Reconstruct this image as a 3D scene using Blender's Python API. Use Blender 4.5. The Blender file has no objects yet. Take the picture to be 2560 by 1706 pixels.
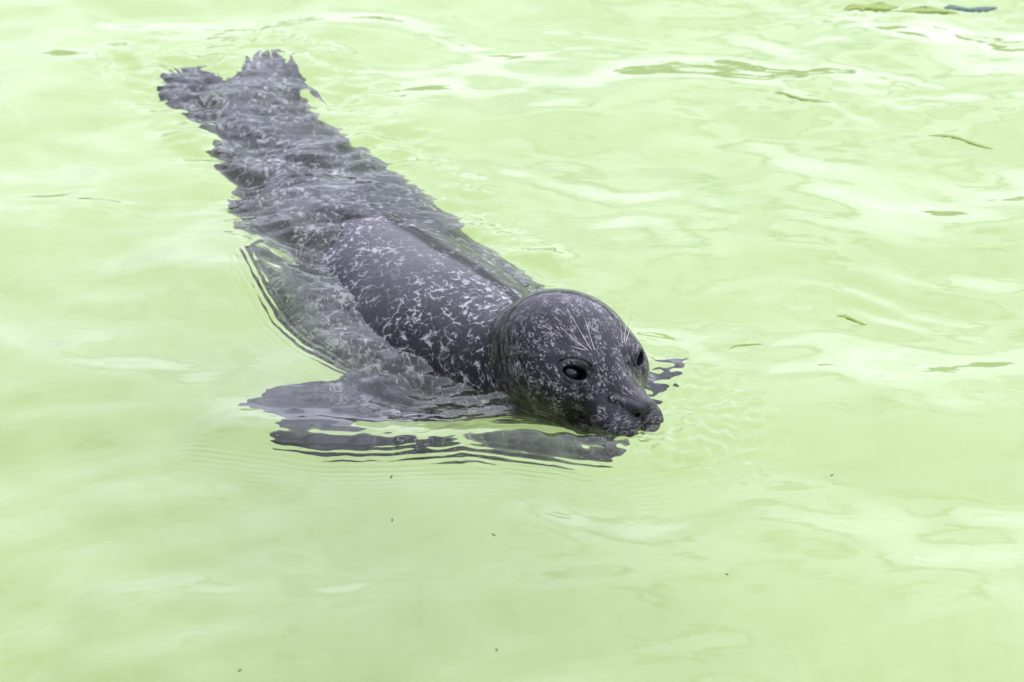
import bpy, bmesh, math, random
import numpy as np
from mathutils import Vector, Matrix

random.seed(7)
rng = np.random.default_rng(11)
scene = bpy.context.scene
col = scene.collection
R = math.radians

# ------------------------------------------------------------------ camera
CAM_DIST, CAM_ELEV = 4.2, R(31.0)
cam_data = bpy.data.cameras.new('camera')
cam_data.sensor_width = 36.0
cam_data.lens = 36.0 * 6291.0 / 2560.0
cam_data.clip_start = 0.05
cam_data.clip_end = 500.0
cam = bpy.data.objects.new('camera', cam_data)
col.objects.link(cam)
cam.location = (0.0, -CAM_DIST * math.cos(CAM_ELEV), CAM_DIST * math.sin(CAM_ELEV))
cam.rotation_euler = (math.pi / 2 - CAM_ELEV, 0.0, 0.0)
cam_data.dof.use_dof = True
cam_data.dof.focus_distance = 4.06
cam_data.dof.aperture_fstop = 5.6
scene.camera = cam

# ------------------------------------------------------------------ world, sun, exposure
SUN_AZ, SUN_EL = R(48.0), R(50.0)          # azimuth measured from +Y towards +X
world = bpy.data.worlds.new('World')
scene.world = world
world.use_nodes = True
wn, wl = world.node_tree.nodes, world.node_tree.links
wn.clear()
w_out = wn.new('ShaderNodeOutputWorld')
w_bg = wn.new('ShaderNodeBackground')
w_bg.inputs['Strength'].default_value = 0.1
sky = wn.new('ShaderNodeTexSky')
sky.sky_type = 'NISHITA'
sky.sun_disc = False
sky.sun_elevation = SUN_EL
sky.sun_rotation = SUN_AZ
sky.dust_density = 1.5
w_tc = wn.new('ShaderNodeTexCoord')
w_map = wn.new('ShaderNodeMapping')
w_map.inputs['Scale'].default_value = (1.0, 1.0, 2.2)
w_map.inputs['Location'].default_value = (4.29, 0.2, 1.1)
w_noise = wn.new('ShaderNodeTexNoise')
w_noise.inputs['Scale'].default_value = 3.2
w_noise.inputs['Detail'].default_value = 5.0
w_noise.inputs['Roughness'].default_value = 0.55
w_ramp = wn.new('ShaderNodeValToRGB')
w_ramp.color_ramp.elements[0].position = 0.28
w_ramp.color_ramp.elements[0].color = (0, 0, 0, 1)
w_ramp.color_ramp.elements[1].position = 0.45
w_ramp.color_ramp.elements[1].color = (1, 1, 1, 1)
w_mix = wn.new('ShaderNodeMixRGB')
CLOUD = (14.6, 14.5, 19.2)                     # bright thin overcast
wl.new(w_tc.outputs['Generated'], w_map.inputs['Vector'])
wl.new(w_map.outputs['Vector'], w_noise.inputs['Vector'])
wl.new(w_noise.outputs['Fac'], w_ramp.inputs['Fac'])
wl.new(w_ramp.outputs['Color'], w_mix.inputs['Fac'])
wl.new(sky.outputs['Color'], w_mix.inputs['Color1'])
w_nrm = wn.new('ShaderNodeVectorMath'); w_nrm.operation = 'NORMALIZE'
w_dot = wn.new('ShaderNodeVectorMath'); w_dot.operation = 'DOT_PRODUCT'
w_dot.inputs[1].default_value = (math.sin(SUN_AZ) * math.cos(SUN_EL), math.cos(SUN_AZ) * math.cos(SUN_EL), math.sin(SUN_EL))
w_glow = wn.new('ShaderNodeMapRange')          # thin overcast glows towards the veiled sun
w_glow.inputs['From Min'].default_value = -0.2
w_glow.inputs['From Max'].default_value = 1.0
w_glow.inputs['To Min'].default_value = 0.22
w_glow.inputs['To Max'].default_value = 1.10
w_cl = wn.new('ShaderNodeVectorMath'); w_cl.operation = 'SCALE'
w_cl.inputs[0].default_value = CLOUD
wl.new(w_tc.outputs['Generated'], w_nrm.inputs[0])
wl.new(w_nrm.outputs['Vector'], w_dot.inputs[0])
wl.new(w_dot.outputs['Value'], w_glow.inputs['Value'])
wl.new(w_glow.outputs[0], w_cl.inputs['Scale'])
wl.new(w_cl.outputs['Vector'], w_mix.inputs['Color2'])
wl.new(w_mix.outputs['Color'], w_bg.inputs['Color'])
wl.new(w_bg.outputs['Background'], w_out.inputs['Surface'])

sun_data = bpy.data.lights.new('sun', 'SUN')
sun_data.energy = 0.6
sun_data.angle = R(120.0)
sun_data.color = (1.0, 0.965, 0.91)
sun = bpy.data.objects.new('sun', sun_data)
col.objects.link(sun)
sun_dir = Vector((math.sin(SUN_AZ) * math.cos(SUN_EL), math.cos(SUN_AZ) * math.cos(SUN_EL), math.sin(SUN_EL)))
sun.rotation_euler = (-sun_dir).to_track_quat('-Z', 'Y').to_euler()
sun.location = sun_dir * 20

vs = scene.view_settings
vs.view_transform = 'Standard'
vs.look = 'None'
vs.gamma = 1.0
vs.use_curve_mapping = False
vs.exposure = 1.18
cy = scene.cycles
cy.use_denoising = True
cy.denoiser = 'OPENIMAGEDENOISE'
cy.max_bounces = 9
cy.diffuse_bounces = 2
cy.glossy_bounces = 3
cy.transmission_bounces = 7
cy.use_adaptive_sampling = True
cy.adaptive_threshold = 0.03
cy.transparent_max_bounces = 8
cy.caustics_refractive = True
cy.caustics_reflective = True
cy.sample_clamp_indirect = 8.0

# ------------------------------------------------------------------ helpers
def tag(o, label=None, cat=None, group=None, kind=None):
    for k, v in (('label', label), ('category', cat), ('group', group), ('kind', kind)):
        if v: o[k] = v
    return o

def mesh_from(name, verts, faces, smooth=True):
    me = bpy.data.meshes.new(name)
    verts = np.asarray(verts, dtype=np.float32)
    faces = np.asarray(faces, dtype=np.int32)
    k = faces.shape[1]
    me.vertices.add(len(verts))
    me.vertices.foreach_set('co', verts.ravel())
    me.loops.add(faces.size)
    me.loops.foreach_set('vertex_index', faces.ravel())
    me.polygons.add(len(faces))
    me.polygons.foreach_set('loop_start', np.arange(0, faces.size, k, dtype=np.int32))
    me.polygons.foreach_set('loop_total', np.full(len(faces), k, dtype=np.int32))
    me.update(calc_edges=True)
    me.validate()
    if smooth:
        me.polygons.foreach_set('use_smooth', np.ones(len(me.polygons), dtype=bool))
    return me

def link(name, me, mat, parent=None, loc=(0, 0, 0)):
    o = bpy.data.objects.new(name, me)
    if mat: me.materials.append(mat)
    col.objects.link(o)
    o.location = loc
    if parent: o.parent = parent
    return o

def attr(me, name, vals):
    a = me.attributes.new(name, 'FLOAT', 'POINT')
    a.data.foreach_set('value', np.asarray(vals, dtype=np.float32))

def smoothstep(a, b, x):
    t = np.clip((x - a) / (b - a), 0, 1)
    return t * t * (3 - 2 * t)

class NT:
    """small helper to write node trees tersely"""
    def __init__(self, name):
        self.mat = bpy.data.materials.new(name)
        self.mat.use_nodes = True
        self.n, self.l = self.mat.node_tree.nodes, self.mat.node_tree.links
        self.n.clear()
        self.out = self.n.new('ShaderNodeOutputMaterial')
    def node(self, kind, ins=None, **props):
        nd = self.n.new('ShaderNode' + kind)
        for k, v in props.items(): setattr(nd, k, v)
        for k, v in (ins or {}).items():
            s = nd.inputs[k]
            if isinstance(v, bpy.types.NodeSocket): self.l.new(v, s)
            else: s.default_value = v
        return nd
    def math(self, op, a, b=None, c=None, clamp=False):
        nd = self.n.new('ShaderNodeMath'); nd.operation = op; nd.use_clamp = clamp
        for i, v in enumerate((a, b, c)):
            if v is None: continue
            if isinstance(v, bpy.types.NodeSocket): self.l.new(v, nd.inputs[i])
            else: nd.inputs[i].default_value = v
        return nd.outputs[0]
    def ramp(self, fac, a, b):
        nd = self.n.new('ShaderNodeMapRange'); nd.interpolation_type = 'SMOOTHSTEP'
        self.l.new(fac, nd.inputs['Value'])
        nd.inputs['From Min'].default_value = a; nd.inputs['From Max'].default_value = b
        return nd.outputs[0]
    def mix(self, fac, a, b):
        nd = self.n.new('ShaderNodeMixRGB')
        for s, v in zip(nd.inputs, (fac, a, b)):
            if isinstance(v, bpy.types.NodeSocket): self.l.new(v, s)
            else: s.default_value = v
        return nd.outputs[0]
    def attr(self, name):
        nd = self.n.new('ShaderNodeAttribute'); nd.attribute_name = name
        return nd.outputs['Fac']

# ------------------------------------------------------------------ seal: implicit shape
# body frame: s along the spine from tail root to neck, l across (to the seal's left), z up
AX = np.array([0.44, -0.90]); AX /= np.linalg.norm(AX)
BX = np.array([-AX[1], AX[0]])
OX = np.array([-0.55, 1.03])

ST = dict(  # station s : (half width a, half height b, centre z, centre offset l)
    s=[-0.06, 0.00, 0.08, 0.20, 0.32, 0.46, 0.60, 0.78, 0.95, 1.06, 1.16, 1.25, 1.33],
    a=[0.050, 0.080, 0.108, 0.132, 0.152, 0.173, 0.190, 0.206, 0.212, 0.204, 0.182, 0.152, 0.118],
    b=[0.030, 0.042, 0.062, 0.085, 0.108, 0.130, 0.150, 0.168, 0.180, 0.188, 0.188, 0.176, 0.138],
    z=[-0.095, -0.098, -0.110, -0.125, -0.138, -0.150, -0.156, -0.142, -0.126, -0.123, -0.120, -0.103, -0.070],
    l=[0.000, 0.000, 0.000, 0.000, 0.000, 0.000, -0.003, -0.008, -0.012, -0.008, 0.008, 0.040, 0.070])
_ss = np.linspace(-0.06, 1.33, 280)
def _smooth(v):
    y = np.interp(_ss, ST['s'], v)
    k = np.hanning(31); k /= k.sum()
    return np.convolve(np.pad(y, 15, mode='edge'), k, mode='valid')
TAB = {k: _smooth(ST[k]) for k in 'abzl'}

HC = np.array([0.136, -0.172, 0.067])         # point between the eyes
def head_frame(yaw, pit, rol):
    F0 = np.array([math.sin(yaw), -math.cos(yaw), 0]); Y0 = np.array([math.cos(yaw), math.sin(yaw), 0]); Z = np.array([0, 0, 1.])
    F = F0 * math.cos(pit) - Z * math.sin(pit); U = Z * math.cos(pit) + F0 * math.sin(pit)
    Y = Y0 * math.cos(rol) - U * math.sin(rol); U2 = U * math.cos(rol) + Y0 * math.sin(rol)
    return np.array([F, Y, U2])
HR = head_frame(R(37.0), R(4.0), R(9.0))      # rows: forward, right-in-picture, up
def head_to_world(p): return HC + np.asarray(p) @ HR

def smin(a, b, k):
    h = np.clip(0.5 + 0.5 * (b - a) / k, 0, 1)
    return b + (a - b) * h - k * h * (1 - h)
def smax(a, b, k): return -smin(-a, -b, k)
def ell(p, c, r):
    q = (p - np.array(c, dtype=np.float32)) / np.array(r, dtype=np.float32)
    k0 = np.linalg.norm(q, axis=1)
    k1 = np.linalg.norm(q / np.array(r, dtype=np.float32), axis=1)
    return k0 * (k0 - 1.0) / np.maximum(k1, 1e-6)
def cone(p, a, b, ra, rb):
    a = np.array(a); b = np.array(b); ba = b - a
    t = np.clip(((p - a) @ ba) / (ba @ ba), 0, 1)
    return np.linalg.norm(p - a - t[:, None] * ba, axis=1) - (ra + (rb - ra) * t)

EYE_R = 0.0222
EYES = []
for sgn in (-1, 1):
    c = np.array([0.000, sgn * 0.0560, -0.009])
    n = np.array([0.80, sgn * 0.36, 0.48]); n /= np.linalg.norm(n)
    u = np.cross([0, 0, 1.0], n); u /= np.linalg.norm(u); u *= -sgn * -1.0
    v = np.cross(n, u); v *= np.sign(v[2])
    # slant of the lid opening: the inner corner lies lower
    fwdu = u * np.sign(u[0])
    ang = R(14)
    u2 = fwdu * math.cos(ang) - v * math.sin(ang); v2 = v * math.cos(ang) + fwdu * math.sin(ang)
    EYES.append((c, n, u2, v2))

PADC, PADR = (0.095, 0.0240, -0.056), (0.041, 0.0370, 0.0270)
NOSA, NOSB = np.array([0.084, 0.0330, -0.0235]), np.array([0.119, 0.0100, -0.0300])
def head_local(p):
    """distance in the head frame; also returns masks"""
    d = ell(p, (-0.080, 0, -0.008), (0.112, 0.106, 0.076))
    ay = np.abs(p[:, 1]); pm = p.copy(); pm[:, 1] = ay
    d = smin(d, ell(p, (-0.016, 0, -0.020), (0.070, 0.092, 0.052)), 0.03)
    d = smin(d, ell(pm, (-0.028, 0.066, -0.038), (0.068, 0.050, 0.048)), 0.03)
    d = smin(d, ell(p, (0.050, 0, -0.045), (0.066, 0.054, 0.036)), 0.024)
    d = smin(d, cone(p, (-0.01, 0, -0.001), (0.096, 0, -0.026), 0.025, 0.0185), 0.020)
    d = smin(d, ell(pm, PADC, PADR), 0.022)                                        # whisker pads
    d = smin(d, ell(p, (0.108, 0, -0.025), (0.0170, 0.0225, 0.0140)), 0.006)      # nose
    d = smin(d, ell(p, (0.058, 0, -0.084), (0.066, 0.048, 0.022)), 0.012)         # chin
    d = smin(d, ell(p, (0.005, 0, -0.125), (0.085, 0.075, 0.065)), 0.03)           # throat
    d = smin(d, ell(pm, (0.006, 0.050, 0.018), (0.022, 0.020, 0.009)), 0.02)      # brow
    # philtrum, mouth line
    d = d + 0.002 * np.exp(-(p[:, 1] / 0.004) ** 2) * smoothstep(0.105, 0.122, p[:, 0]) * smoothstep(-0.036, -0.042, p[:, 2])
    mz = -0.0745 + 0.15 * np.maximum(0.03 - p[:, 0], 0) * 0.3
    d = d + 0.006 * np.exp(-((p[:, 2] - mz) / 0.003) ** 2) * smoothstep(0.0, 0.03, p[:, 0])
    # nostrils: slits opening up and outwards
    for sg in (-1, 1):
        ms = np.array([1, sg, 1])
        nd_ = cone(p, NOSA * ms, NOSB * ms, 0.0022, 0.0046)
        d = smax(d, -nd_, 0.003)
        d = smin(d, cone(p, (NOSA + np.array([-0.002, -0.0025, 0.0065])) * ms, (NOSB + np.array([-0.003, 0.0015, 0.011])) * ms, 0.005, 0.005), 0.006)
    # ear holes
    d = smax(d, -ell(pm, (-0.062, 0.108, -0.012), (0.009, 0.012, 0.004)), 0.006)
    # whisker follicle dimples
    wp = np.sin(p[:, 0] * 900) * np.sin(p[:, 2] * 900)
    d = d - 0.0006 * wp * np.exp(-(ell(pm, PADC, PADR) / 0.006) ** 2)
    # eyes
    for c, n, u, v in EYES:
        q = p - c
        qn, qu, qv = q @ n, q @ u, q @ v
        r = np.linalg.norm(q, axis=1)
        d = smin(d, r - 0.0242, 0.014)
        front = smoothstep(0.0, 0.008, qn)
        o2 = np.sqrt((qu / 0.0280) ** 2 + ((qv - 0.001) / 0.0205) ** 2) - 1
        d = d + np.where(qv > 0, 0.0017, 0.0006) * np.exp(-(o2 / 0.09) ** 2) * front
        up = np.where(qv > -0.001, 0.0104, 0.0098)
        o1 = (np.sqrt((qu / 0.0192) ** 2 + ((qv + 0.001) / up) ** 2) - 1) * 0.010
        tube = np.maximum(o1, -(qn - 0.006))
        d = smax(d, -tube, 0.003)
    return d

def body_dist(P, a_off=0.0):
    q = P[:, :2] - OX
    s = q @ AX; l = q @ BX; z = P[:, 2]
    sc = np.clip(s, -0.06, 1.33)
    a = np.interp(sc, _ss, TAB['a']); b = np.interp(sc, _ss, TAB['b'])
    cz = np.interp(sc, _ss, TAB['z']); cl = np.interp(sc, _ss, TAB['l'])
    u = (l - cl) / a; w = (z - cz) / b
    k0 = np.sqrt(u * u + w * w); k1 = np.sqrt((u / a) ** 2 + (w / b) ** 2)
    d = np.where(k0 < 0.05, -np.minimum(a, b), k0 * (k0 - 1) / np.maximum(k1, 1e-6))
    ds = s - sc
    return np.where(ds == 0, d, np.sqrt(np.maximum(d, 0) ** 2 + ds ** 2) + np.minimum(d, 0))

def sl_world(s, l, z):
    p = OX + s * AX + l * BX
    return np.array([p[0], p[1], z])

def blade(p, root, tip, side, w0, w1, w2, th, bend=0.0, scal=0.0, nd=5):
    """flat tapering paddle: root -> tip, 'side' is the in-plane cross direction"""
    root, tip, side = np.array(root, float), np.array(tip, float), np.array(side, float)
    ax = tip - root; L = np.linalg.norm(ax); ax /= L
    side = side - ax * (side @ ax); side /= np.linalg.norm(side)
    nn = np.cross(ax, side)
    q = p - root
    t = np.clip((q @ ax) / L, 0, 1); x = q @ ax; y = q @ side - bend * L * t * t; z = q @ nn
    half = np.interp(t, [0, 0.45, 0.85, 1.0], [w0, w1, w2, w2 * 0.55])
    cut = L * (1 - 0.25 * np.clip(np.abs(y) / np.maximum(half, 1e-4), 0, 1.5) ** 2)
    if scal:
        cut = cut - scal * (0.5 - 0.5 * np.cos(y / np.maximum(half, 1e-4) * nd * math.pi))
    thick = th * (1 - 0.55 * t)
    if scal:  # toe ridges
        thick = thick + 0.0028 * np.cos(y / np.maximum(half, 1e-4) * nd * math.pi) * smoothstep(0.25, 0.6, t)
    dx = np.maximum(np.maximum(x - cut, -x), 0)
    dy = np.maximum(np.abs(y) - half, 0)
    dz = np.maximum(np.abs(z) - thick * 0.35, 0)
    inner = np.minimum(np.maximum(np.abs(y) - half, np.maximum(x - cut, np.abs(z) - thick * 0.35)), 0)
    return np.sqrt(dx * dx + dy * dy + dz * dz) + inner - thick * 0.65

FLIPPERS = [
    # seal's right foreflipper, swept out to the left of the picture
    dict(root=(-0.085, -0.035, -0.200), tip=(-0.445, -0.125, -0.130), side=(-0.25, 0.95, 0.10), w0=0.075, w1=0.070, w2=0.058, th=0.018, bend=0.02, scal=0.012),
    # seal's left foreflipper, out to the right behind the head
    dict(root=(0.100, -0.060, -0.190), tip=(0.305, 0.060, -0.140), side=(-0.45, 0.75, 0.45), w0=0.045, w1=0.017, w2=0.011, th=0.009, bend=0.0, scal=0.006),
    # hind flippers
    dict(root=tuple(sl_world(0.06, -0.050, -0.105)), tip=tuple(sl_world(-0.170, -0.088, -0.060)), side=(0.9, 0.44, 0.25), w0=0.05, w1=0.055, w2=0.060, th=0.017, bend=0.0, scal=0.04),
    dict(root=tuple(sl_world(0.06, 0.055, -0.105)), tip=tuple(sl_world(-0.135, 0.110, -0.045)), side=(0.9, 0.44, -0.25), w0=0.05, w1=0.056, w2=0.064, th=0.017, bend=0.0, scal=0.04),
]

def seal_dist(P):
    P = P.astype(np.float64)
    d = body_dist(P)
    pl = (P - HC) @ HR.T
    near = np.linalg.norm(pl - np.array([-0.04, 0, -0.02]), axis=1) < 0.30
    dh = np.full(len(P), 0.2)
    if near.any():
        dh[near] = head_local(pl[near])
    d = smin(d, dh, 0.050)
    for k, f in enumerate(FLIPPERS):
        d = smin(d, blade(P, **f), 0.030 if k < 2 else 0.022)
    return d

def grad(P, h=6e-4):
    g = np.empty_like(P)
    for i in range(3):
        e = np.zeros(3); e[i] = h
        g[:, i] = (seal_dist(P + e) - seal_dist(P - e)) / (2 * h)
    return g

def surface_nets(lo, hi, h):
    n = np.ceil((hi - lo) / h).astype(int) + 1
    st = 4
    nc = (n + st - 1) // st + 1
    gx = [lo[i] + np.arange(nc[i]) * h * st for i in range(3)]
    Pc = np.stack(np.meshgrid(*gx, indexing='ij'), -1).reshape(-1, 3)
    dc = seal_dist(Pc).reshape(nc)
    near = np.abs(dc) < h * st * 2.2
    big = np.repeat(np.repeat(np.repeat(near, st, 0), st, 1), st, 2)
    m = big.copy()
    for ax in range(3):
        for sh in (st // 2, -(st // 2), st, -st):
            m |= np.roll(big, sh, ax)
    val = np.repeat(np.repeat(np.repeat(dc, st, 0), st, 1), st, 2)[:n[0], :n[1], :n[2]].copy()
    m = m[:n[0], :n[1], :n[2]]
    idx = np.argwhere(m)
    v = np.empty(len(idx))
    for c0 in range(0, len(idx), 400000):
        sl = idx[c0:c0 + 400000]
        v[c0:c0 + 400000] = seal_dist(lo + sl * h)
    val[m] = v
    ins = val < 0
    cnt = np.zeros(n - 1, dtype=np.int8)
    acc = np.zeros(tuple(n - 1) + (3,)); num = np.zeros(n - 1)
    S = lambda a, o: a[o[0]:n[0] - 1 + o[0], o[1]:n[1] - 1 + o[1], o[2]:n[2] - 1 + o[2]]
    for ax in range(3):
        o1, o2 = [i for i in range(3) if i != ax]
        for i in (0, 1):
            for j in (0, 1):
                A_ = [0, 0, 0]; A_[o1] = i; A_[o2] = j
                B_ = list(A_); B_[ax] = 1
                va, vb = S(val, A_), S(val, B_)
                cr = (va < 0) != (vb < 0)
                t = np.where(cr, va / np.where(cr, va - vb, 1), 0)
                acc[..., ax] += np.where(cr, t, 0)
                acc[..., o1] += np.where(cr, i, 0)
                acc[..., o2] += np.where(cr, j, 0)
                num += cr
    act = num > 0
    vid = np.full(tuple(n - 1), -1, dtype=np.int64)
    ai = np.argwhere(act)
    vid[act] = np.arange(len(ai))
    verts = lo + (ai + acc[act] / num[act][:, None]) * h
    faces = []
    for ax in range(3):
        o1, o2 = [(1, 2), (2, 0), (0, 1)][ax]
        sl_a = [slice(0, n[i]) for i in range(3)]; sl_b = list(sl_a)
        sl_a[ax] = slice(0, n[ax] - 1); sl_b[ax] = slice(1, n[ax])
        ia, ib = ins[tuple(sl_a)], ins[tuple(sl_b)]
        e = np.argwhere(ia != ib)
        ok = (e[:, o1] > 0) & (e[:, o2] > 0) & (e[:, o1] < n[o1] - 1) & (e[:, o2] < n[o2] - 1)
        e = e[ok]
        flip = ia[tuple(e.T)]
        c = []
        for d1, d2 in ((-1, -1), (0, -1), (0, 0), (-1, 0)):
            k = e.copy(); k[:, o1] += d1; k[:, o2] += d2
            c.append(vid[tuple(k.T)])
        q = np.stack(c, 1)
        q[~flip] = q[~flip][:, ::-1]
        faces.append(q)
    return verts, np.concatenate(faces)

BASE = np.array([-0.12, 0.15, -0.33])
sv, sf = surface_nets(np.array([-0.80, -0.36, -0.36]), np.array([0.42, 1.32, 0.18]), 0.0062)
bm = bmesh.new()
bv = [bm.verts.new(p) for p in sv]
bm.verts.ensure_lookup_table()
for q in sf:
    try: bm.faces.new([bv[i] for i in q])
    except ValueError: pass
loose = [v for v in bm.verts if not v.link_faces]
bmesh.ops.delete(bm, geom=loose, context='VERTS')
def refine(c, rad):
    c = Vector(c)
    fs = [f for f in bm.faces if (f.calc_center_median() - c).length < rad]
    es = list({e for f in fs for e in f.edges})
    bmesh.ops.subdivide_edges(bm, edges=es, cuts=1, use_grid_fill=True)
refine(head_to_world((-0.02, 0, -0.02)), 0.185)
refine(head_to_world((0.035, 0, -0.03)), 0.115)
for c, n, u, v in EYES:
    refine(head_to_world(c + n * 0.02), 0.032)
refine(head_to_world((0.115, 0, -0.034)), 0.038)
bmesh.ops.triangulate(bm, faces=[f for f in bm.faces if len(f.verts) > 4])
bm.verts.index_update()
co = np.array([v.co[:] for v in bm.verts])
for it in range(5):
    g = grad(co)
    d = seal_dist(co)
    g2 = (g * g).sum(1)
    step = (d / np.maximum(g2, 0.15))[:, None] * g
    ln = np.linalg.norm(step, axis=1, keepdims=True)
    co -= step * np.minimum(1, 0.004 / np.maximum(ln, 1e-9))
for v, p in zip(bm.verts, co): v.co = p - BASE
bmesh.ops.smooth_vert(bm, verts=list(bm.verts), factor=0.25, use_axis_x=True, use_axis_y=True, use_axis_z=True)
bmesh.ops.recalc_face_normals(bm, faces=list(bm.faces))
me_seal = bpy.data.meshes.new('body')
bm.to_mesh(me_seal); bm.free()
me_seal.polygons.foreach_set('use_smooth', np.ones(len(me_seal.polygons), dtype=bool))

# masks on the coat
pl = (co - HC) @ HR.T
eye_m = np.zeros(len(co))
for c, n, u, v in EYES:
    q = pl - c
    o = np.sqrt(((q @ u) / 0.0195) ** 2 + ((q @ v) / 0.0125) ** 2)
    rim = (1 - smoothstep(1.0, 1.14, o)) * (q @ n > 0.0)
    o2 = np.sqrt((((q @ u)) / 0.0280) ** 2 + (((q @ v) - 0.001) / 0.0205) ** 2) - 1
    fold = np.exp(-(o2 / 0.09) ** 2) * (q @ n > -0.005) * np.where(q @ v > 0, 0.55, 0.22)
    corner = np.exp(-(((q @ u) - 0.0225) / 0.006) ** 2 - (((q @ v) + 0.001) / 0.0065) ** 2) * (q @ n > -0.005)
    fold = np.maximum(fold, corner)
    eye_m = np.maximum(eye_m, np.maximum(rim, fold))
lid_m = np.zeros(len(co))
for c, n, u, v in EYES:
    lid_m = np.maximum(lid_m, 0.8 - 0.8 * smoothstep(0.0235, 0.029, np.linalg.norm(pl - c, axis=1)))
nose_m = np.maximum(1 - smoothstep(0.016, 0.030, np.linalg.norm((pl - np.array([0.110, 0, -0.024])) * np.array([1, .8, 1]), axis=1)), 0)
slit_m = np.zeros(len(co))
for sg in (-1, 1):
    slit_m = np.maximum(slit_m, 1 - smoothstep(0.0005, 0.0022, cone(pl, NOSA * np.array([1, sg, 1]), NOSB * np.array([1, sg, 1]), 0.0022, 0.0046)))
head_m = 1 - smoothstep(0.11, 0.20, np.linalg.norm(pl - np.array([0.0, 0, 0]), axis=1))
flip_m = np.zeros(len(co))
for f in FLIPPERS:
    flip_m = np.maximum(flip_m, 1 - smoothstep(0.0, 0.02, blade(co, **f)))
bd = body_dist(co)
flip_m *= smoothstep(0.02, 0.10, bd)
attr(me_seal, 'eye_rim', np.maximum(eye_m, slit_m))
attr(me_seal, 'plain', np.clip(np.maximum(np.maximum(nose_m, lid_m), flip_m), 0, 1))
attr(me_seal, 'head', head_m)

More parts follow.
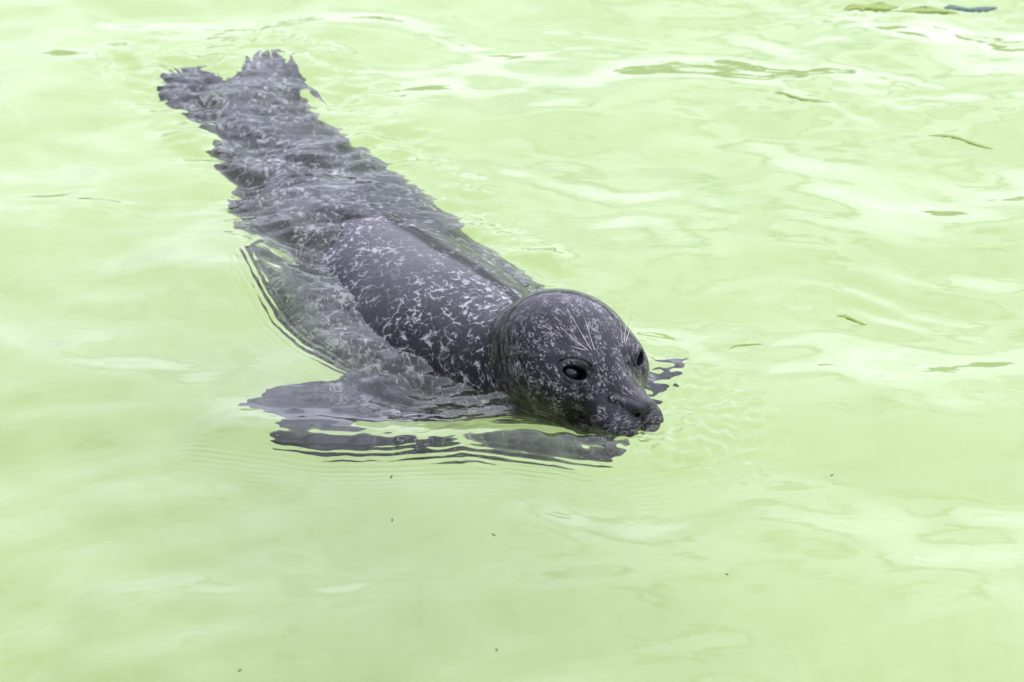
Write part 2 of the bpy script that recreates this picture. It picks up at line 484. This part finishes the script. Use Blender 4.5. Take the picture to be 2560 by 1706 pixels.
# ------------------------------------------------------------------ materials
def fur_material():
    t = NT('seal_fur')
    tc = t.node('TexCoord')
    ob = tc.outputs['Object']
    # coordinates aligned with the spine so the marks run with the hair
    mp = t.node('Mapping', {'Vector': ob, 'Rotation': (0, 0, math.atan2(-AX[1], -AX[0]) * 0 + math.atan2(AX[1], AX[0]) * -1.0)})
    hr = t.node('Mapping', {'Vector': ob, 'Rotation': (0, 0, -math.atan2(HR[0][1], HR[0][0]))})
    hd = t.attr('head')
    st = t.node('VectorMath', {0: mp.outputs[0], 1: (0.85, 1.0, 1.0)}, operation='MULTIPLY').outputs[0]
    sh = t.node('VectorMath', {0: hr.outputs[0], 1: (1.0, 1.9, 1.6)}, operation='MULTIPLY').outputs[0]
    base = t.node('Mix', {'Factor': hd, 'A': (0, 0, 0), 'B': (0, 0, 0)}, data_type='VECTOR')
    vec = t.n.new('ShaderNodeMix'); vec.data_type = 'VECTOR'
    t.n.remove(base)
    t.l.new(hd, vec.inputs[0]); t.l.new(st, vec.inputs[4]); t.l.new(sh, vec.inputs[5])
    V = vec.outputs[1]
    warp = t.node('TexNoise', {'Vector': V, 'Scale': 60.0, 'Detail': 4.0, 'Roughness': 0.65})
    w1 = t.node('VectorMath', {0: warp.outputs['Color'], 1: (0.5, 0.5, 0.5)}, operation='SUBTRACT').outputs[0]
    w2 = t.node('VectorMath', {0: w1, 'Scale': 0.022}, operation='SCALE').outputs[0]
    VW = t.node('VectorMath', {0: V, 1: w2}, operation='ADD').outputs[0]
    hs = t.node('VectorMath', {0: V, 1: (0.14, 1.0, 1.0)}, operation='MULTIPLY').outputs[0]
    hair = t.node('TexNoise', {'Vector': hs, 'Scale': 480.0, 'Detail': 3.0}).outputs['Fac']
    hair_c = t.math('SUBTRACT', hair, 0.5)
    brk = t.node('TexNoise', {'Vector': V, 'Scale': 38.0, 'Detail': 3.0}).outputs['Fac']
    big = t.node('TexNoise', {'Vector': V, 'Scale': 7.0, 'Detail': 2.0}).outputs['Fac']
    vo = t.node('TexVoronoi', {'Vector': VW, 'Scale': 56.0, 'Randomness': 1.0}, feature='DISTANCE_TO_EDGE').outputs['Distance']
    brk2 = t.node('TexNoise', {'Vector': VW, 'Scale': 95.0, 'Detail': 2.0}).outputs['Fac']
    sepz = t.node('SeparateXYZ', {0: ob}).outputs['Z']
    low = t.ramp(sepz, 0.36, 0.22)                                        # flanks and belly are paler
    wid = t.math('ADD', t.math('MULTIPLY', t.ramp(brk, 0.42, 0.74), 0.31), 0.015)
    wid = t.math('MULTIPLY', wid, t.math('ADD', 1.0, t.math('MULTIPLY', low, 0.3)))
    web = t.math('SUBTRACT', 1.0, t.math('DIVIDE', vo, wid), clamp=True)
    web = t.math('MULTIPLY', web, t.ramp(brk2, 0.30, 0.62))
    web = t.math('MULTIPLY', web, t.math('ADD', t.math('MULTIPLY', t.ramp(big, 0.25, 0.60), 0.75), 0.25))
    fl = t.node('TexNoise', {'Vector': VW, 'Scale': 170.0, 'Detail': 2.0}).outputs['Fac']
    flk = t.math('MULTIPLY', t.ramp(fl, 0.46, 0.66), t.ramp(brk, 0.34, 0.58))
    flk = t.math('MULTIPLY', flk, t.math('ADD', t.math('MULTIPLY', hd, 0.45), 0.25))
    web = t.math('MULTIPLY', web, t.math('SUBTRACT', 1.0, t.math('MULTIPLY', hd, 0.40)))
    bl = t.node('TexNoise', {'Vector': VW, 'Scale': 72.0, 'Detail': 2.0, 'Roughness': 0.5}).outputs['Fac']
    blo = t.math('MULTIPLY', t.ramp(bl, 0.57, 0.74), t.math('ADD', t.math('MULTIPLY', t.ramp(big, 0.3, 0.6), 0.5), 0.25))
    web = t.math('MAXIMUM', web, t.math('MULTIPLY', blo, t.math('SUBTRACT', 1.0, t.math('MULTIPLY', hd, 0.6))))
    spots = t.math('ADD', t.math('MAXIMUM', web, flk), t.math('MULTIPLY', hair_c, t.math('ADD', t.math('MULTIPLY', hd, 0.25), 0.35)))
    spots = t.ramp(spots, 0.06, 0.95)
    pl_ = t.attr('plain')
    spots = t.math('MULTIPLY', spots, t.math('SUBTRACT', 1.0, t.math('MULTIPLY', pl_, 0.92)))
    tone = t.node('TexNoise', {'Vector': V, 'Scale': 12.0, 'Detail': 4.0}).outputs['Fac']
    dark = t.mix(t.ramp(tone, 0.3, 0.7), (0.0022, 0.0022, 0.0025, 1), (0.0056, 0.0055, 0.006, 1))
    dark = t.mix(t.math('MULTIPLY', pl_, 0.7), dark, (0.012, 0.012, 0.0135, 1))
    dark = t.mix(t.math('MULTIPLY', t.ramp(hair, 0.3, 0.75), 0.35), dark, (0.014, 0.0138, 0.0148, 1))
    pale = t.mix(hd, (0.265, 0.258, 0.249, 1), (0.23, 0.224, 0.217, 1))
    c = t.mix(spots, dark, pale)
    c = t.mix(t.attr('eye_rim'), c, (0.008, 0.008, 0.009, 1))
    bump = t.node('Bump', {'Height': hair, 'Strength': 0.6, 'Distance': 0.0020})
    b2 = t.node('Bump', {'Height': fl, 'Strength': 0.12, 'Distance': 0.002, 'Normal': bump.outputs[0]})
    rough = t.math('ADD', t.math('MULTIPLY', tone, 0.24), 0.28)
    p = t.node('BsdfPrincipled', {'Base Color': c, 'Roughness': rough, 'Normal': b2.outputs[0], 'IOR': 1.30, 'Specular IOR Level': 0.15,
                                  'Coat Weight': 0.52, 'Coat Roughness': 0.10, 'Coat IOR': 1.33})
    t.l.new(p.outputs[0], t.out.inputs['Surface'])
    return t.mat

def simple(name, colr, rough=0.5, coat=0.0, **kw):
    t = NT(name)
    tc = t.node('TexCoord')
    n = t.node('TexNoise', {'Vector': tc.outputs['Object'], 'Scale': kw.get('scale', 60.0), 'Detail': 3.0}).outputs['Fac']
    k = kw.get('vary', 0.3)
    lo = tuple(x * (1 - k) for x in colr) + (1,)
    hi = tuple(min(1, x * (1 + k)) for x in colr) + (1,)
    p = t.node('BsdfPrincipled', {'Base Color': t.mix(n, lo, hi), 'Roughness': rough, 'Coat Weight': coat, 'Coat Roughness': 0.03})
    if 'trans' in kw: p.inputs['Subsurface Weight'].default_value = kw['trans']; p.inputs['Subsurface Radius'].default_value = (0.002, 0.002, 0.001)
    t.l.new(p.outputs[0], t.out.inputs['Surface'])
    return t.mat

M_FUR = fur_material()
M_EYE = simple('eye_black', (0.006, 0.0055, 0.006), 0.05, 0.0, vary=0.4)
M_WHISKER = simple('whisker', (0.75, 0.73, 0.68), 0.35, vary=0.08)
M_REFL_LEAF = simple('reflection_leaf', (0.17, 0.24, 0.035), 0.8, 0.0, vary=0.35, scale=90)  # olive colour of the painted bank reflections, and of the leaf scrap
M_TEAL = simple('dark_teal', (0.04, 0.085, 0.055), 0.7, 0.0, vary=0.5, scale=120)  # dark teal, for the single patch at the top right corner
M_SPECK = simple('speck', (0.045, 0.055, 0.025), 0.6, vary=0.5)

def floor_material():
    t = NT('pool_floor_paint')
    tc = t.node('TexCoord')
    n1 = t.node('TexNoise', {'Vector': tc.outputs['Object'], 'Scale': 2.2, 'Detail': 6.0, 'Roughness': 0.6}).outputs['Fac']
    n2 = t.node('TexNoise', {'Vector': tc.outputs['Object'], 'Scale': 14.0, 'Detail': 5.0, 'Roughness': 0.6}).outputs['Fac']
    c = t.mix(t.ramp(n1, 0.3, 0.7), (0.356, 0.446, 0.148, 1), (0.394, 0.490, 0.186, 1))
    c = t.mix(t.math('MULTIPLY', t.ramp(n2, 0.45, 0.75), 0.35), c, (0.295, 0.405, 0.105, 1))
    p = t.node('BsdfPrincipled', {'Base Color': c, 'Roughness': 0.8})
    t.l.new(p.outputs[0], t.out.inputs['Surface'])
    return t.mat

def water_material():
    t = NT('water')
    tc = t.node('TexCoord')
    ob = tc.outputs['Object']
    # capillary trains: phase and amplitude stored on the surface
    ph = t.attr('cap_phase'); am = t.attr('cap_amp')
    jit = t.node('TexNoise', {'Vector': ob, 'Scale': 22.0, 'Detail': 2.0}).outputs['Fac']
    ph2 = t.math('ADD', ph, t.math('MULTIPLY', jit, 5.0))
    cap = t.math('MULTIPLY', t.math('SINE', ph2), am)                       # metres
    chop = t.attr('chop')
    st = t.node('VectorMath', {0: ob, 1: (0.55, 1.0, 1.0)}, operation='MULTIPLY').outputs[0]
    f1 = t.node('TexNoise', {'Vector': st, 'Scale': 50.0, 'Detail': 1.0, 'Roughness': 0.5}).outputs['Fac']
    fine = t.math('MULTIPLY', t.math('SUBTRACT', f1, 0.5), t.math('MULTIPLY', chop, 0.0046))
    g1 = t.node('TexNoise', {'Vector': st, 'Scale': 26.0, 'Detail': 2.0}).outputs['Fac']
    soft = t.math('MULTIPLY', t.math('SUBTRACT', g1, 0.5), 0.0012)
    h = t.math('ADD', t.math('ADD', cap, fine), soft)
    bump = t.node('Bump', {'Height': h, 'Strength': 1.0, 'Distance': 1.0})
    gl = t.node('BsdfGlass', {'Color': (0.965, 1.0, 0.955, 1), 'Roughness': 0.0, 'IOR': 1.333, 'Normal': bump.outputs[0]})
    t.l.new(gl.outputs[0], t.out.inputs['Surface'])
    return t.mat

# ------------------------------------------------------------------ setting: pool floor and water
def axis(lo, hi, step, far):
    core = np.arange(lo, hi + step * 0.5, step)
    ext = []; x, d = 0.0, step
    while x < far:
        d *= 1.14; x += d; ext.append(x)
    ext = np.array(ext)
    return np.concatenate([lo - ext[::-1], core, hi + ext])

gx = np.linspace(-45, 45, 61); gy = np.linspace(-45, 45, 61)
X, Y = np.meshgrid(gx, gy, indexing='ij')
fz = -0.95 + 0.02 * np.sin(X * 0.7) * np.cos(Y * 0.5)
nx, ny = len(gx), len(gy)
def grid_faces(nx, ny):
    i = np.arange(nx * ny).reshape(nx, ny)
    return np.stack([i[:-1, :-1], i[1:, :-1], i[1:, 1:], i[:-1, 1:]], -1).reshape(-1, 4)
floor = link('pool_floor', mesh_from('pool_floor', np.stack([X, Y, fz], -1).reshape(-1, 3), grid_faces(nx, ny)), floor_material())
tag(floor, 'pale green algae-coated pool floor seen through the water', kind='structure')

# grassy bank round the pool: outside the frame, it shows only mirrored in the steeper ripples
ra = np.concatenate([np.linspace(6.6, 8.2, 9), np.linspace(9, 60, 16)]); an = np.linspace(0, 2 * math.pi, 145)[:-1]
RA, AN = np.meshgrid(ra, an, indexing='ij')
wobr = 1 + 0.05 * np.sin(3 * AN + 1) + 0.03 * np.sin(7 * AN)
bz = np.interp(RA, [6.6, 7.0, 8.2, 60], [-1.1, 0.12, 0.95, 1.3]) + 0.12 * np.sin(11 * AN) * smoothstep(7.0, 8.2, RA)
bvx = np.stack([RA * wobr * np.sin(AN), RA * wobr * np.cos(AN) + 0.4, bz], -1).reshape(-1, 3)
ii = np.arange(len(ra) * len(an)).reshape(len(ra), len(an)); i2 = np.roll(ii, -1, 1)
bfc = np.stack([ii[:-1], i2[:-1], i2[1:], ii[1:]], -1).reshape(-1, 4)
bank = link('bank', mesh_from('bank', bvx, bfc), simple('bank_grass', (0.055, 0.085, 0.030), 0.85, vary=0.5, scale=3.0))
tag(bank, 'dark green grassy bank round the pool', kind='structure')

xs = axis(-1.25, 1.25, 0.0042, 44); ys = axis(-1.05, 1.65, 0.0042, 44)
X, Y = np.meshgrid(xs, ys, indexing='ij')
def poly_dist(X, Y, pts):
    """signed distance to a polyline (positive on its right-hand side) and position 0..1 along it"""
    pts = np.array(pts); best = np.full(X.shape, 1e9); sgn = np.ones(X.shape); par = np.zeros(X.shape)
    L = np.concatenate([[0], np.cumsum(np.linalg.norm(np.diff(pts, axis=0), axis=1))])
    for i in range(len(pts) - 1):
        a, b = pts[i], pts[i + 1]; ab = b - a
        t = np.clip(((X - a[0]) * ab[0] + (Y - a[1]) * ab[1]) / (ab @ ab), 0, 1)
        dx, dy = X - a[0] - t * ab[0], Y - a[1] - t * ab[1]
        dd = np.hypot(dx, dy)
        m = dd < best
        best = np.where(m, dd, best)
        sgn = np.where(m, np.sign(ab[1] * dx - ab[0] * dy), sgn)
        par = np.where(m, (L[i] + t * np.hypot(*ab)) / L[-1], par)
    return best * sgn, par
def spline(pts, n=8):
    pts = np.array(pts, float); t = np.arange(len(pts)); tt = np.linspace(0, len(pts) - 1, n * len(pts))
    y = np.stack([np.interp(tt, t, pts[:, k]) for k in range(2)], 1)
    k = np.hanning(2 * n + 1); k /= k.sum()
    return np.stack([np.convolve(np.pad(y[:, j], n, mode='edge'), k, mode='valid') for j in range(2)], 1)

H = np.zeros(X.shape)
rad = np.hypot(X, Y - 0.3)
# swell: random directional sum, longer waves further out
fade = 1 - smoothstep(3.0, 9.0, rad)
for i in range(80):
    lam = math.exp(rng.uniform(math.log(0.09), math.log(0.75)))
    th = rng.normal(R(75), R(50))
    kx, ky = 2 * math.pi / lam * math.cos(th), 2 * math.pi / lam * math.sin(th)
    slope = (0.0160 if lam < 0.33 else 0.0235) * (lam / 0.5) ** 0.15
    H += fade * slope * lam / (2 * math.pi) * np.sin(kx * X + ky * Y + rng.uniform(0, 2 * math.pi))
far_f = 1 - smoothstep(20, 40, rad)
for i in range(10):
    lam = rng.uniform(3.0, 8.0); th = rng.uniform(0, 2 * math.pi)
    H += far_f * smoothstep(2.5, 8, rad) * 0.01 * lam / (2 * math.pi) * np.sin(2 * math.pi / lam * (math.cos(th) * X + math.sin(th) * Y) + rng.uniform(0, 6.3))

# two groups of long-crested ripples crossing the near left water
for cx, cy, sx, lam, th, slope in [(-0.62, -0.55, 0.30, 0.125, R(118), 0.075), (-0.30, -0.72, 0.28, 0.090, R(112), 0.045), (-0.75, -0.20, 0.25, 0.150, R(105), 0.060), (0.75, 0.15, 0.35, 0.140, R(72), 0.045)]:
    kx, ky = 2 * math.pi / lam * math.cos(th), 2 * math.pi / lam * math.sin(th)
    envp = np.exp(-((X - cx) ** 2 + (Y - cy) ** 2) / sx ** 2)
    ph_ = kx * (X - cx) + ky * (Y - cy) + 0.8 * np.sin(9 * X + 4 * Y)
    H += envp * slope * lam / (2 * math.pi) * (np.sin(ph_) + 0.3 * np.sin(2 * ph_ + 0.7))

q = np.stack([X - OX[0], Y - OX[1]], -1)
S_ = q @ AX; L_ = q @ BX
near_body = (1 - smoothstep(0.19, 0.30, np.abs(L_))) * smoothstep(-0.35, -0.15, S_) * (1 - smoothstep(1.35, 1.55, S_))
# chop over the submerged back: irregular 2.5 - 14 cm wavelets
patch = np.zeros(X.shape)
for i in range(9):
    lam = rng.uniform(0.16, 0.45); th = rng.uniform(0, math.pi)
    patch += np.sin(2 * math.pi / lam * (math.cos(th) * X + math.sin(th) * Y) + rng.uniform(0, 6.3))
patch = smoothstep(-2.6, 3.2, patch)
for i in range(44):
    lam = math.exp(rng.uniform(math.log(0.026), math.log(0.17))); th = rng.normal(R(80), R(48))
    kx, ky = 2 * math.pi / lam * math.cos(th), 2 * math.pi / lam * math.sin(th)
    H += near_body * (0.35 + 1.1 * patch) * (1 + 0.45 * (1 - smoothstep(0.1, 0.75, S_))) * 0.034 * lam / (2 * math.pi) * np.sin(kx * X + ky * Y + rng.uniform(0, 6.3))
hp = np.hypot(X - 0.265, Y + 0.255)
muz = (1 - smoothstep(0.07, 0.215, hp))
for i in range(26):
    lam = rng.uniform(0.016, 0.040); th = rng.uniform(0, 2 * math.pi)
    kx, ky = 2 * math.pi / lam * math.cos(th), 2 * math.pi / lam * math.sin(th)
    H += muz * 0.115 * lam / (2 * math.pi) * np.sin(kx * X + ky * Y + rng.uniform(0, 6.3))

cap_amp = np.zeros(X.shape); cap_ph = np.zeros(X.shape); chop = near_body * 0.6
def ridge(pts, amp, wid, lam, camp, reach, ends=(0.1, 0.1)):
    """bow-wave crest along pts, steep towards its right-hand side, with a capillary train ahead of it"""
    global H, cap_amp, cap_ph
    d, t = poly_dist(X, Y, spline(pts))
    env = smoothstep(0, ends[0], t) * (1 - smoothstep(1 - ends[1], 1, t))
    prof = np.where(d > 0, np.exp(-(d / wid) ** 2), np.exp(-(d / (wid * 1.6)) ** 2))
    H = H + amp * env * prof
    ca = camp * env * smoothstep(wid * 0.2, wid * 1.2, d) * np.exp(-np.maximum(d - wid * 1.2, 0) / reach)
    use = ca > cap_amp
    cap_amp = np.where(use, ca, cap_amp); cap_ph = np.where(use, 2 * math.pi * d / lam, cap_ph)
dB, tB = poly_dist(X, Y, [(-0.56, -0.262), (-0.30, -0.308), (0.18, -0.348), (0.29, -0.30)])
bowm = np.exp(-(dB / 0.075) ** 2) * smoothstep(0.0, 0.5, tB)
for i in range(22):
    lam = math.exp(rng.uniform(math.log(0.022), math.log(0.09))); th = rng.normal(R(70), R(55))
    H += bowm * 0.030 * lam / (2 * math.pi) * np.sin(2 * math.pi / lam * (math.cos(th) * X + math.sin(th) * Y) + rng.uniform(0, 6.3))
dF, tF = poly_dist(X, Y, [(-0.46, 0.36), (-0.375, 0.115), (-0.17, -0.10)])
flm = np.exp(-(dF / 0.07) ** 2)
for i in range(18):
    lam = math.exp(rng.uniform(math.log(0.025), math.log(0.09))); th = rng.normal(R(30), R(50))
    H += flm * 0.028 * lam / (2 * math.pi) * np.sin(2 * math.pi / lam * (math.cos(th) * X + math.sin(th) * Y) + rng.uniform(0, 6.3))
# breeze-roughened patches at the far right: their steep faces mirror the bank
for cx, cy, sx, sy in [(0.70, 0.92, 0.30, 0.16), (0.80, 1.36, 0.38, 0.10), (0.05, 1.22, 0.25, 0.08), (0.55, 0.12, 0.22, 0.10), (-0.75, 0.50, 0.25, 0.10), (-0.24, -0.19, 0.20, 0.075), (-0.10, -0.17, 0.16, 0.06)]:
    envp = np.exp(-((X - cx) / sx) ** 2 - ((Y - cy) / sy) ** 2)
    for i in range(16):
        lam = math.exp(rng.uniform(math.log(0.035), math.log(0.12))); th = rng.normal(R(88), R(24))
        H += envp * 0.030 * lam / (2 * math.pi) * np.sin(2 * math.pi / lam * (math.cos(th) * X + math.sin(th) * Y) + rng.uniform(0, 6.3))
BOW = [(-0.56, -0.262), (-0.41, -0.290), (-0.30, -0.308), (-0.17, -0.320), (-0.05, -0.330), (0.074, -0.342), (0.180, -0.348), (0.280, -0.305), (0.338, -0.210), (0.350, -0.08)]
ridge(BOW, 0.0235, 0.047, 0.0120, 0.00062, 0.030, (0.12, 0.22))
FLANK = [(-0.46, 0.36), (-0.425, 0.235), (-0.375, 0.115), (-0.315, 0.01), (-0.242, -0.06), (-0.17, -0.10)]
ridge(FLANK, 0.0115, 0.036, 0.0115, 0.00050, 0.024, (0.15, 0.3))

chop = np.maximum(chop, 0.9 * muz)
# meniscus where the coat breaks the surface
core = (np.abs(X) < 0.6) & (Y > -0.45) & (Y < 0.75)
Pm = np.stack([X[core], Y[core], np.zeros(core.sum())], 1)
dm = seal_dist(Pm)
H[core] += 0.0035 * np.exp(-np.maximum(dm, 0) / 0.010)
nx, ny = X.shape
me_w = mesh_from('water', np.stack([X, Y, H], -1).reshape(-1, 3), grid_faces(nx, ny))
attr(me_w, 'cap_amp', cap_amp.ravel()); attr(me_w, 'cap_phase', cap_ph.ravel()); attr(me_w, 'chop', chop.ravel())
water = link('water', me_w, water_material())
tag(water, 'rippled pale green pool water around the swimming seal', kind='structure')

# ------------------------------------------------------------------ seal object
seal = bpy.data.objects.new('seal', None)
col.objects.link(seal)
seal.location = BASE
seal.empty_display_size = 0.2
tag(seal, 'dark grey speckled seal swimming with its head above green water', 'seal')
body = link('body', me_seal, M_FUR, seal)

def uv_sphere(r, nu=32, nv=20):
    b = bmesh.new(); bmesh.ops.create_uvsphere(b, u_segments=nu, v_segments=nv, radius=r)
    me = bpy.data.meshes.new('eye'); b.to_mesh(me); b.free()
    me.polygons.foreach_set('use_smooth', np.ones(len(me.polygons), dtype=bool))
    return me
me_eye = uv_sphere(EYE_R); me_eye.materials.append(M_EYE)
for c, n, u, v in EYES:
    o = bpy.data.objects.new('eye', me_eye); col.objects.link(o); o.parent = seal
    o.location = head_to_world(c) - BASE

def tube(name, pts, r0, r1, mat, parent, nseg=6, off=BASE):
    pts = [Vector(p) - Vector(off) for p in pts]
    V, F = [], []
    for i, p in enumerate(pts):
        d = (pts[min(i + 1, len(pts) - 1)] - pts[max(i - 1, 0)]).normalized()
        a = d.orthogonal().normalized(); b = d.cross(a)
        r = r0 + (r1 - r0) * i / (len(pts) - 1)
        for k in range(nseg):
            t = 2 * math.pi * k / nseg
            V.append(p + (a * math.cos(t) + b * math.sin(t)) * r)
    for i in range(len(pts) - 1):
        for k in range(nseg):
            k2 = (k + 1) % nseg
            F.append((i * nseg + k, i * nseg + k2, (i + 1) * nseg + k2, (i + 1) * nseg + k))
    return link(name, mesh_from(name, [v[:] for v in V], F), mat, parent)

def snap(p):
    """move a head-frame point onto the coat, return world"""
    w = head_to_world(p)[None]
    for _ in range(8):
        g = grad(w); w = w - (seal_dist(w) / np.maximum((g * g).sum(1), .1))[:, None] * g
    return w[0], grad(w)[0] / np.linalg.norm(grad(w)[0])

def whisker(root, direction, length, curve, r0=0.00038):
    w, nrm = snap(root)
    d = np.asarray(direction, float) @ HR; d /= np.linalg.norm(d)
    cv = np.asarray(curve, float) @ HR
    pts = [w - nrm * 0.002 + d * length * t + cv * length * t * t for t in np.linspace(0, 1, 9)]
    tube('whisker', pts, r0, r0 * 0.35, M_WHISKER, seal)

for rt, dr, ln, cv in [
    ((0.012, -0.030, 0.025), (-0.45, -0.45, 0.75), 0.085, (0, 0, 0.05)),
    ((0.010, -0.035, 0.023), (-0.35, -0.70, 0.55), 0.068, (0, 0, 0.03)),
    ((0.014, -0.026, 0.026), (-0.50, -0.15, 0.80), 0.052, (0, 0, 0.02)),
    ((0.008, -0.038, 0.020), (-0.20, -0.90, 0.32), 0.034, (0, 0, 0)),
    ((0.012, 0.034, 0.025), (-0.38, 0.22, 0.85), 0.074, (0, 0.08, 0)),
    ((0.010, 0.039, 0.023), (-0.30, 0.40, 0.85), 0.052, (0, 0.05, 0)),
    ((0.014, 0.030, 0.026), (-0.42, 0.02, 0.85), 0.036, (0, 0, 0)),
    ((0.100, 0.062, -0.052), (0.1, 1.0, -0.10), 0.035, (0, 0, -0.1)),
]:
    whisker(rt, dr, ln, cv)

# ------------------------------------------------------------------ added bank-reflection flakes, teal patch, specks, leaf scrap
def water_z(x, y):
    i = int(np.clip(np.searchsorted(xs, x), 1, len(xs) - 1)); j = int(np.clip(np.searchsorted(ys, y), 1, len(ys) - 1))
    return float(H[i, j])

def flake(name, mat, x, y, length, width, ang, seed, label, cat, group=None, bend=0.0, thick=0.0003, sink=-0.0004):
    """thin ragged scrap lying on the water, following its surface"""
    r = random.Random(seed)
    n = 16
    mid, wl_, wr_ = [], [], []
    ph = r.uniform(0, 6.3)
    for k in range(n + 1):
        t = k / n
        prof = (math.sin(math.pi * min(max(t, 0.02), 0.98)) ** 0.7)
        wob = 0.55 + 0.45 * math.sin(t * 9 + ph) * r.uniform(0.4, 1.0)
        mid.append(((t - 0.5) * length, bend * length * math.sin(t * math.pi) + 0.06 * length * math.sin(t * 5 + ph)))
        wl_.append(width * 0.5 * prof * max(0.15, wob)); wr_.append(width * 0.5 * prof * max(0.15, r.uniform(0.4, 1.1)))
    V, F = [], []
    ca, sa = math.cos(ang), math.sin(ang)
    z0 = water_z(x, y)
    for (mx, my), a, b in zip(mid, wl_, wr_):
        for off, top in ((a, 0), (0, 1), (-b, 0)):
            px_, py_ = mx, my + off
            wx, wy = px_ * ca - py_ * sa, px_ * sa + py_ * ca
            hz = water_z(x + wx, y + wy) - z0
            V.append((wx, wy, hz - sink + thick * top)); 
        V.append((V[-2][0], V[-2][1], V[-2][2] - thick * 2.0))
    for k in range(n):
        a, b = k * 4, (k + 1) * 4
        F += [(a, a + 1, b + 1, b), (a + 1, a + 2, b + 2, b + 1), (a + 2, a + 3, b + 3, b + 2), (a + 3, a, b, b + 3)]
    o = link(name, mesh_from(name, V, F, smooth=False), mat, None, (x, y, z0))
    tag(o, label, cat, group)
    return o

reflection_flakes = [  # added flakes, coloured to imitate the bank mirrored in ripple faces
    (0.770, 1.392, 0.115, 0.050, 0.05, 'thick olive green patch added as bank reflection at the top edge of the water', 0.05),
    (0.880, 1.376, 0.150, 0.034, -0.03, 'long olive green patch added as bank reflection beside the dark teal one', 0.0),
    (0.575, 0.922, 0.115, 0.022, -0.28, 'short ragged green streak added as bank reflection at upper right, left of the diagonal one', -0.05),
    (0.865, 0.757, 0.130, 0.014, -0.35, 'thin diagonal green streak added as bank reflection near the right edge', 0.0),
    (0.576, 0.075, 0.055, 0.012, -0.45, 'small diagonal green streak added as bank reflection alone right of the seal head', 0.0),
    (0.388, -0.003, 0.060, 0.009, 0.22, 'slender green streak added as bank reflection near the seal face', 0.05),
]
for k, (x, y, ln, wd, an, lb, bd_) in enumerate(reflection_flakes):
    flake('reflection_flake', M_REFL_LEAF, x, y, ln, wd * 1.2, an, 100 + k, lb, 'fleck', None, bd_)
flake('teal_patch', M_TEAL, 0.985, 1.405, 0.120, 0.040, 0.25, 55, 'dark teal patch at the top right edge of the water', 'fleck')
specks = [
    (-0.027, -0.569, 'dark dirt speck on open water below the seal, middle of the picture'),
    (-0.179, -0.518, 'dark dirt speck below the left foreflipper, lower of two'),
    (-0.185, -0.407, 'dark dirt speck just under the dark wave band, upper of two'),
    (0.491, -0.392, 'largest dark dirt speck on open water right of the muzzle'),
    (-0.371, -0.893, 'dark dirt speck at the bottom edge, left of the middle'),
    (-0.022, -0.831, 'dark dirt speck near the bottom edge, at the middle'),
    (0.310, -0.660, 'dark dirt speck on the lower right open water'),
]
for k, (x, y, lb) in enumerate(specks):
    r = random.Random(900 + k)
    flake('drifting_speck', M_SPECK, x, y, r.uniform(0.006, 0.010), r.uniform(0.0035, 0.0055), r.uniform(0, 3), 800 + k,
          lb, 'debris', 'dirt specks on the near water', sink=-0.0006)
flake('leaf_scrap', M_REFL_LEAF, 0.205, -0.318, 0.020, 0.008, 0.1, 61, 'small yellow green leaf scrap under the seal mouth', 'leaf', sink=-0.001)
